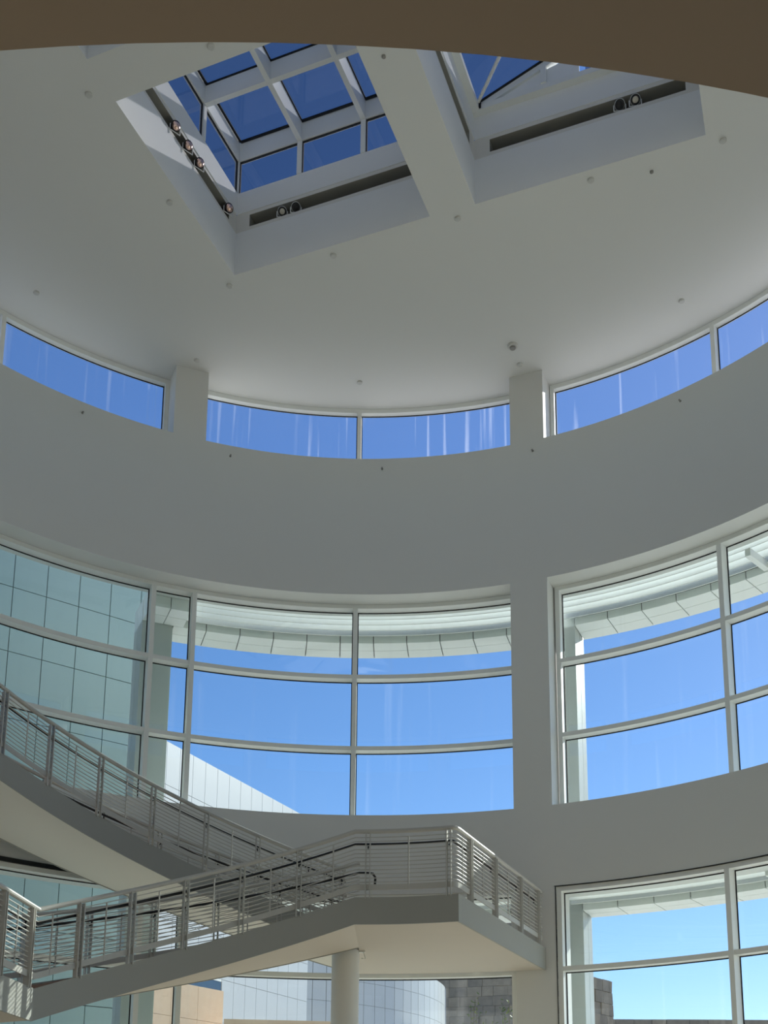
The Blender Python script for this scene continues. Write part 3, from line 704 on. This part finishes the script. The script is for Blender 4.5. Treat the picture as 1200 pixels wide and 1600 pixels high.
# flat panelled wings: panels share mesh data
def panel_wall(root, p0, dirv, n, z0, widths, heights, m, skip=None, thick=0.03):
    rz = math.atan2(dirv.y, dirv.x); x = 0
    cache = {}
    for i in range(n):
        wd = widths; z = z0
        for j, h in enumerate(heights):
            if not (skip and skip(i, j)):
                if (wd, h) not in cache:
                    b = MB(); b.hexa([(0.009, 0, 0.009), (wd - 0.009, 0, 0.009), (wd - 0.009, thick, 0.009), (0.009, thick, 0.009), (0.009, 0, h - 0.009), (wd - 0.009, 0, h - 0.009), (wd - 0.009, thick, h - 0.009), (0.009, thick, h - 0.009)])
                    cache[(wd, h)] = b.mesh('wall_panel', m, smooth=False)
                p = p0 + dirv * x; place('wall_panel', cache[(wd, h)], (p.x, p.y, z), rz, root)
            z += h
        x += wd
# wing facing the left window (its shaded teal is put into the panel colour)
WK = 1.16
tp1 = Vector((-5.10, 22.10, 0)) * WK; tp0 = Vector((-6.95, 20.75, 0)) * WK; td = (tp1 - tp0).normalized()
PW, PH = 0.66 * WK, 1.33 * WK
st_ = tp1 - td * (PW * 11)
wing = empty('panelled_wing', Vector((st_.x, st_.y, ZF)), 'large panelled wall with greenish shade painted in, outside the tall left window', 'building')
ztw = 10.9 * WK + PH * 2
hs_ = [ztw - PH * 10 - ZF] + [PH] * 10
nrm = Vector((td.y, -td.x, 0))
panel_wall(wing, st_, td, 11, ZF, PW, hs_, 'wingshade')
panel_wall(wing, tp1, td, 1, ZF, PW * 0.8, hs_, 'wingshade')
tp1 = tp1 + td * (PW * 0.8)
bk = st_ - nrm * 0.03; bk2 = tp1 - nrm * 0.03
MB().hexa([*(Vector((p.x, p.y, ZF)) for p in (bk, bk2, bk2 - nrm * 0.4, bk - nrm * 0.4)), *(Vector((p.x, p.y, ztw)) for p in (bk, bk2, bk2 - nrm * 0.4, bk - nrm * 0.4))]).build('core', 'joint', wing, smooth=False)

# sunlit white building receding to the right
b0 = Vector((-7.37, 37.0, 0)); bd = Vector((3.40, 7.0, 0)).normalized(); bn = Vector((bd.y, -bd.x, 0))
bs = b0 - bd * 3.04
bld = empty('sunlit_building', Vector((bs.x, bs.y, ZF)), 'white panelled building in full sun beyond the tall window', 'building')
ztop = 14.0; hh = [ztop - 1.52 * 10 - ZF] + [1.52] * 10
winset = {}
def wskip(i, j): return (i, j) in {(3, 8), (4, 8)} or (j == 5 and i in (2, 3, 4, 6, 7, 8))
panel_wall(bld, bs, bd, 17, ZF, 0.76, hh, 'panel2', skip=wskip)
e_ = bs + bd * (0.76 * 17)
MB().hexa([*(Vector((p.x, p.y, ZF)) for p in (bs - bn * .03, e_ - bn * .03, e_ - bn * 8, bs - bn * 8)), *(Vector((p.x, p.y, ztop)) for p in (bs - bn * .03, e_ - bn * .03, e_ - bn * 8, bs - bn * 8))]).build('core', 'panel2', bld, smooth=False)
for i0, i1, j in ((3, 4, 8), (2, 4, 5), (6, 8, 5)):
    z = ZF + hh[0] + 1.52 * (j - 1); a = bs + bd * (0.76 * i0 + .02) + bn * 0.0; c_ = bs + bd * (0.76 * (i1 + 1) - .02)
    f = MB()
    for (q0, q1, za, zb) in ((0, 1, z, z + .08), (0, 1, z + 1.44, z + 1.52)):
        f.hexa([*(Vector((p.x, p.y, za)) for p in (a, c_, c_ - bn * .1, a - bn * .1)), *(Vector((p.x, p.y, zb)) for p in (a, c_, c_ - bn * .1, a - bn * .1))])
    wn = f.build('window', 'frame', bld, smooth=False)
    MB().hexa([*(Vector((p.x, p.y, z + .08)) for p in (a - bn * .02, c_ - bn * .02, c_ - bn * .028, a - bn * .028)), *(Vector((p.x, p.y, z + 1.44)) for p in (a - bn * .02, c_ - bn * .02, c_ - bn * .028, a - bn * .028))]).build('pane', 'winblue', wn, smooth=False)

# curved panelled building low in the middle
def panelled_drum(cx, cy, rr, a0, a1, z0, heights, label, dd_deg):
    root = empty('curved_building', Vector((cx, cy - rr, z0)), label, 'building')
    P = lambda r, a, z: Vector((cx + r * math.sin(R_(a)), cy - r * math.cos(R_(a)), z))
    ztp = z0 + sum(heights)
    m = MB(); n = 40; vs = []; fs = []
    for i in range(n + 1):
        a = a0 + (a1 - a0) * i / n; vs += [P(rr - .04, a, z0), P(rr - .04, a, ztp)]
    for i in range(n): fs.append((2 * i, 2 * i + 2, 2 * i + 3, 2 * i + 1))
    vs += [Vector((cx, cy, z0)), Vector((cx, cy, ztp))]
    for i in range(n): fs.append((2 * i + 1, 2 * i + 3, len(vs) - 1))
    m.add(vs, fs).build('core', 'joint', root)
    a = a0
    while a < a1 - 0.1:
        z = z0
        for h in heights:
            m = MB(); vs = []
            for zz in (z + .008, z + h - .008):
                for (r, aa) in ((rr - .03, a + .06), (rr - .03, a + dd_deg - .06), (rr, a + dd_deg - .06), (rr, a + .06)): vs.append(P(r, aa, zz))
            m.hexa(vs).build('wall_panel', 'panel2', root, smooth=False); z += h
        a += dd_deg
    return root, P, ztp
DK = 2.2; dzt = 4.82 * DK; prow = 0.54 * DK
droot, DP, dz = panelled_drum(-5.24 * DK, 32.4 * DK, 7.0 * DK, -50, 94, dzt - prow * 6, [prow] * 6, 'curved pale metal panelled building behind the column', 3.0)
m = MB(); n = 30
P_ = [DP(7.0 * DK - 0.03, -50 + 144 * i / n, 0) for i in range(n + 1)]
for i in range(n): m.quad(*(Vector((p.x, p.y, z)) for p, z in ((P_[i], ZF), (P_[i + 1], ZF), (P_[i + 1], dzt - prow * 6), (P_[i], dzt - prow * 6))))
m.build('lower_wall', 'panel2', droot)
m = MB()
for zz in (0.12, 0.42): m.tube([DP(6.75 * DK, a, dz + zz) for a in range(20, 94, 3)], 0.06, 8)
m.build('roof_pipe', 'steel', droot)
# stone walls, block by block
def stone_wall(name, p0, p1, z0, z1, bw, bh, label, thick=0.8, mats=('stone', 'stone2')):
    d = (p1 - p0); L = d.length; d = d.normalized(); n = Vector((d.y, -d.x, 0)); rz = math.atan2(d.y, d.x)
    root = empty(name, Vector((p0.x, p0.y, z0)), label, 'stone wall')
    q0, q1 = p0 - n * 0.1, p1 - n * 0.1
    MB().hexa([*(Vector((p.x, p.y, z0)) for p in (q0, q1, q1 - n * thick, q0 - n * thick)), *(Vector((p.x, p.y, z1 - 0.05)) for p in (q0, q1, q1 - n * thick, q0 - n * thick))]).build('core', 'joint', root, smooth=False)
    rows = max(1, round((z1 - z0) / bh)); h = (z1 - z0) / rows
    for j in range(rows):
        x = -(bw / 2) * (j % 2)
        while x < L:
            ww = bw * random.choice((0.8, 1.0, 1.0, 1.25)); a, b_ = max(x, 0) + .008, min(x + ww, L) - .008
            if b_ - a > 0.08:
                pr = random.uniform(-0.035, 0.04); k = [random.uniform(-.015, .015) for _ in range(4)]
                pa_, pb_ = p0 + d * a, p0 + d * b_; zz0, zz1 = z0 + j * h + .008, z0 + (j + 1) * h - .008
                vs = []
                for z, ka, kb in ((zz0, k[0], k[1]), (zz1, k[2], k[3])):
                    for p in (pa_ + n * (pr + ka), pb_ + n * (pr + kb), pb_ - n * 0.12, pa_ - n * 0.12): vs.append(Vector((p.x, p.y, z)))
                MB().hexa(vs).build('stone_block', random.choice(mats), root, smooth=False)
            x += ww
stone_wall('stone_wall', Vector((1.65, 82.5, 0)), Vector((11.8, 79.0, 0)), 6.2, 18.0, 1.05, 0.7, 'rough grey stone wall right of the curved panelled building')
stone_wall('stone_tower', Vector((7.4, 43.4, 0)), Vector((9.1, 45.4, 0)), 3.0, 7.25, 0.6, 0.45, 'short brown stone tower beside the panelled pier')
stone_wall('stone_parapet', Vector((9.3, 60.5, 0)), Vector((24, 60, 0)), 5.9, 7.65, 0.95, 0.58, 'low brown stone parapet along the bottom right')
# walls added in place of travertine reflections in the lower left glass
def tile_wall(p0, p1, z0, z1, bw, bh, label):
    d = (p1 - p0); L = d.length; d = d.normalized(); n = Vector((d.y, -d.x, 0))
    root = empty('reflection_wall', Vector((p0.x, p0.y, z0)), label, 'wall')
    q0, q1 = p0 - n * 0.04, p1 - n * 0.04
    MB().hexa([*(Vector((p.x, p.y, z0)) for p in (q0, q1, q1 - n * .5, q0 - n * .5)), *(Vector((p.x, p.y, z1)) for p in (q0, q1, q1 - n * .5, q0 - n * .5))]).build('core', 'travertine', root, smooth=False)
    nx = max(1, round(L / bw)); nz = max(1, round((z1 - z0) / bh)); ww = L / nx; h = (z1 - z0) / nz; cache = None
    for i in range(nx):
        for j in range(nz):
            if cache is None:
                cache = MB().hexa([(0.004, 0, .004), (ww - .004, 0, .004), (ww - .004, .04, .004), (.004, .04, .004), (.004, 0, h - .004), (ww - .004, 0, h - .004), (ww - .004, .04, h - .004), (.004, .04, h - .004)]).mesh('stone_tile', 'travertine', smooth=False)
            p = p0 + d * (i * ww); place('stone_tile', cache, (p.x, p.y, z0 + j * h), math.atan2(d.y, d.x), root)
tile_wall(Vector((-5.75, 27.4, 0)), Vector((-4.15, 29.8, 0)), ZF, 4.42, 0.9, 0.9, 'beige wall standing in for reflected travertine behind the lower left mullion')
tile_wall(Vector((-3.9, 28.2, 0)), Vector((-0.6, 28.6, 0)), ZF, 3.5, 1.1, 0.85, 'low beige wall standing in for reflected travertine left of the column')

# shrubs in front of the stone wall
def shrub(x, y, z0, h, sp, label):
    root = empty('shrub', Vector((x, y, z0)), label, 'shrub', 'young shrubs by the stone wall')
    tw = MB(); lf = MB()
    for k in range(7):
        a = random.uniform(0, 6.28); tip = Vector((x + sp * random.uniform(.2, 1) * math.cos(a), y + sp * .7 * math.sin(a), z0 + h * random.uniform(.65, 1)))
        mid = Vector((x, y, z0)).lerp(tip, .5) + Vector((random.uniform(-.05, .05), 0, .08))
        tw.tube([Vector((x, y, z0)), mid, tip], 0.02, 5)
        for q in range(34):
            p = mid.lerp(tip, random.uniform(-.2, 1.1)) + Vector([random.gauss(0, .13) for _ in range(3)])
            d = Vector([random.gauss(0, 1) for _ in range(3)]).normalized(); u_ = d.orthogonal().normalized(); L = random.uniform(.16, .30)
            lf.add([p, p + d * L * .5 + u_ * L * .28, p + d * L, p + d * L * .5 - u_ * L * .28], [(0, 1, 2, 3)])
    tw.build('stems', 'twig', root); tag(lf.build('foliage', 'leaf', root, smooth=False, recalc=False), kind='stuff')
shrub(5.47, 74.2, 2.8, 8.4, .9, 'taller yellow green shrub in front of the stone wall')
shrub(7.75, 74.2, 2.8, 7.6, .85, 'shorter shrub at the right end of the stone wall')
shrub(6.6, 73.6, 2.8, 7.2, .6, 'low shrub tips between the two larger shrubs')
# ground outside
tag(MB().sector(9.95, 160, -117.5, 117.5, ZF - 0.5, ZF - 0.02, 5).build('floor_terrace', 'terrace'), kind='structure')
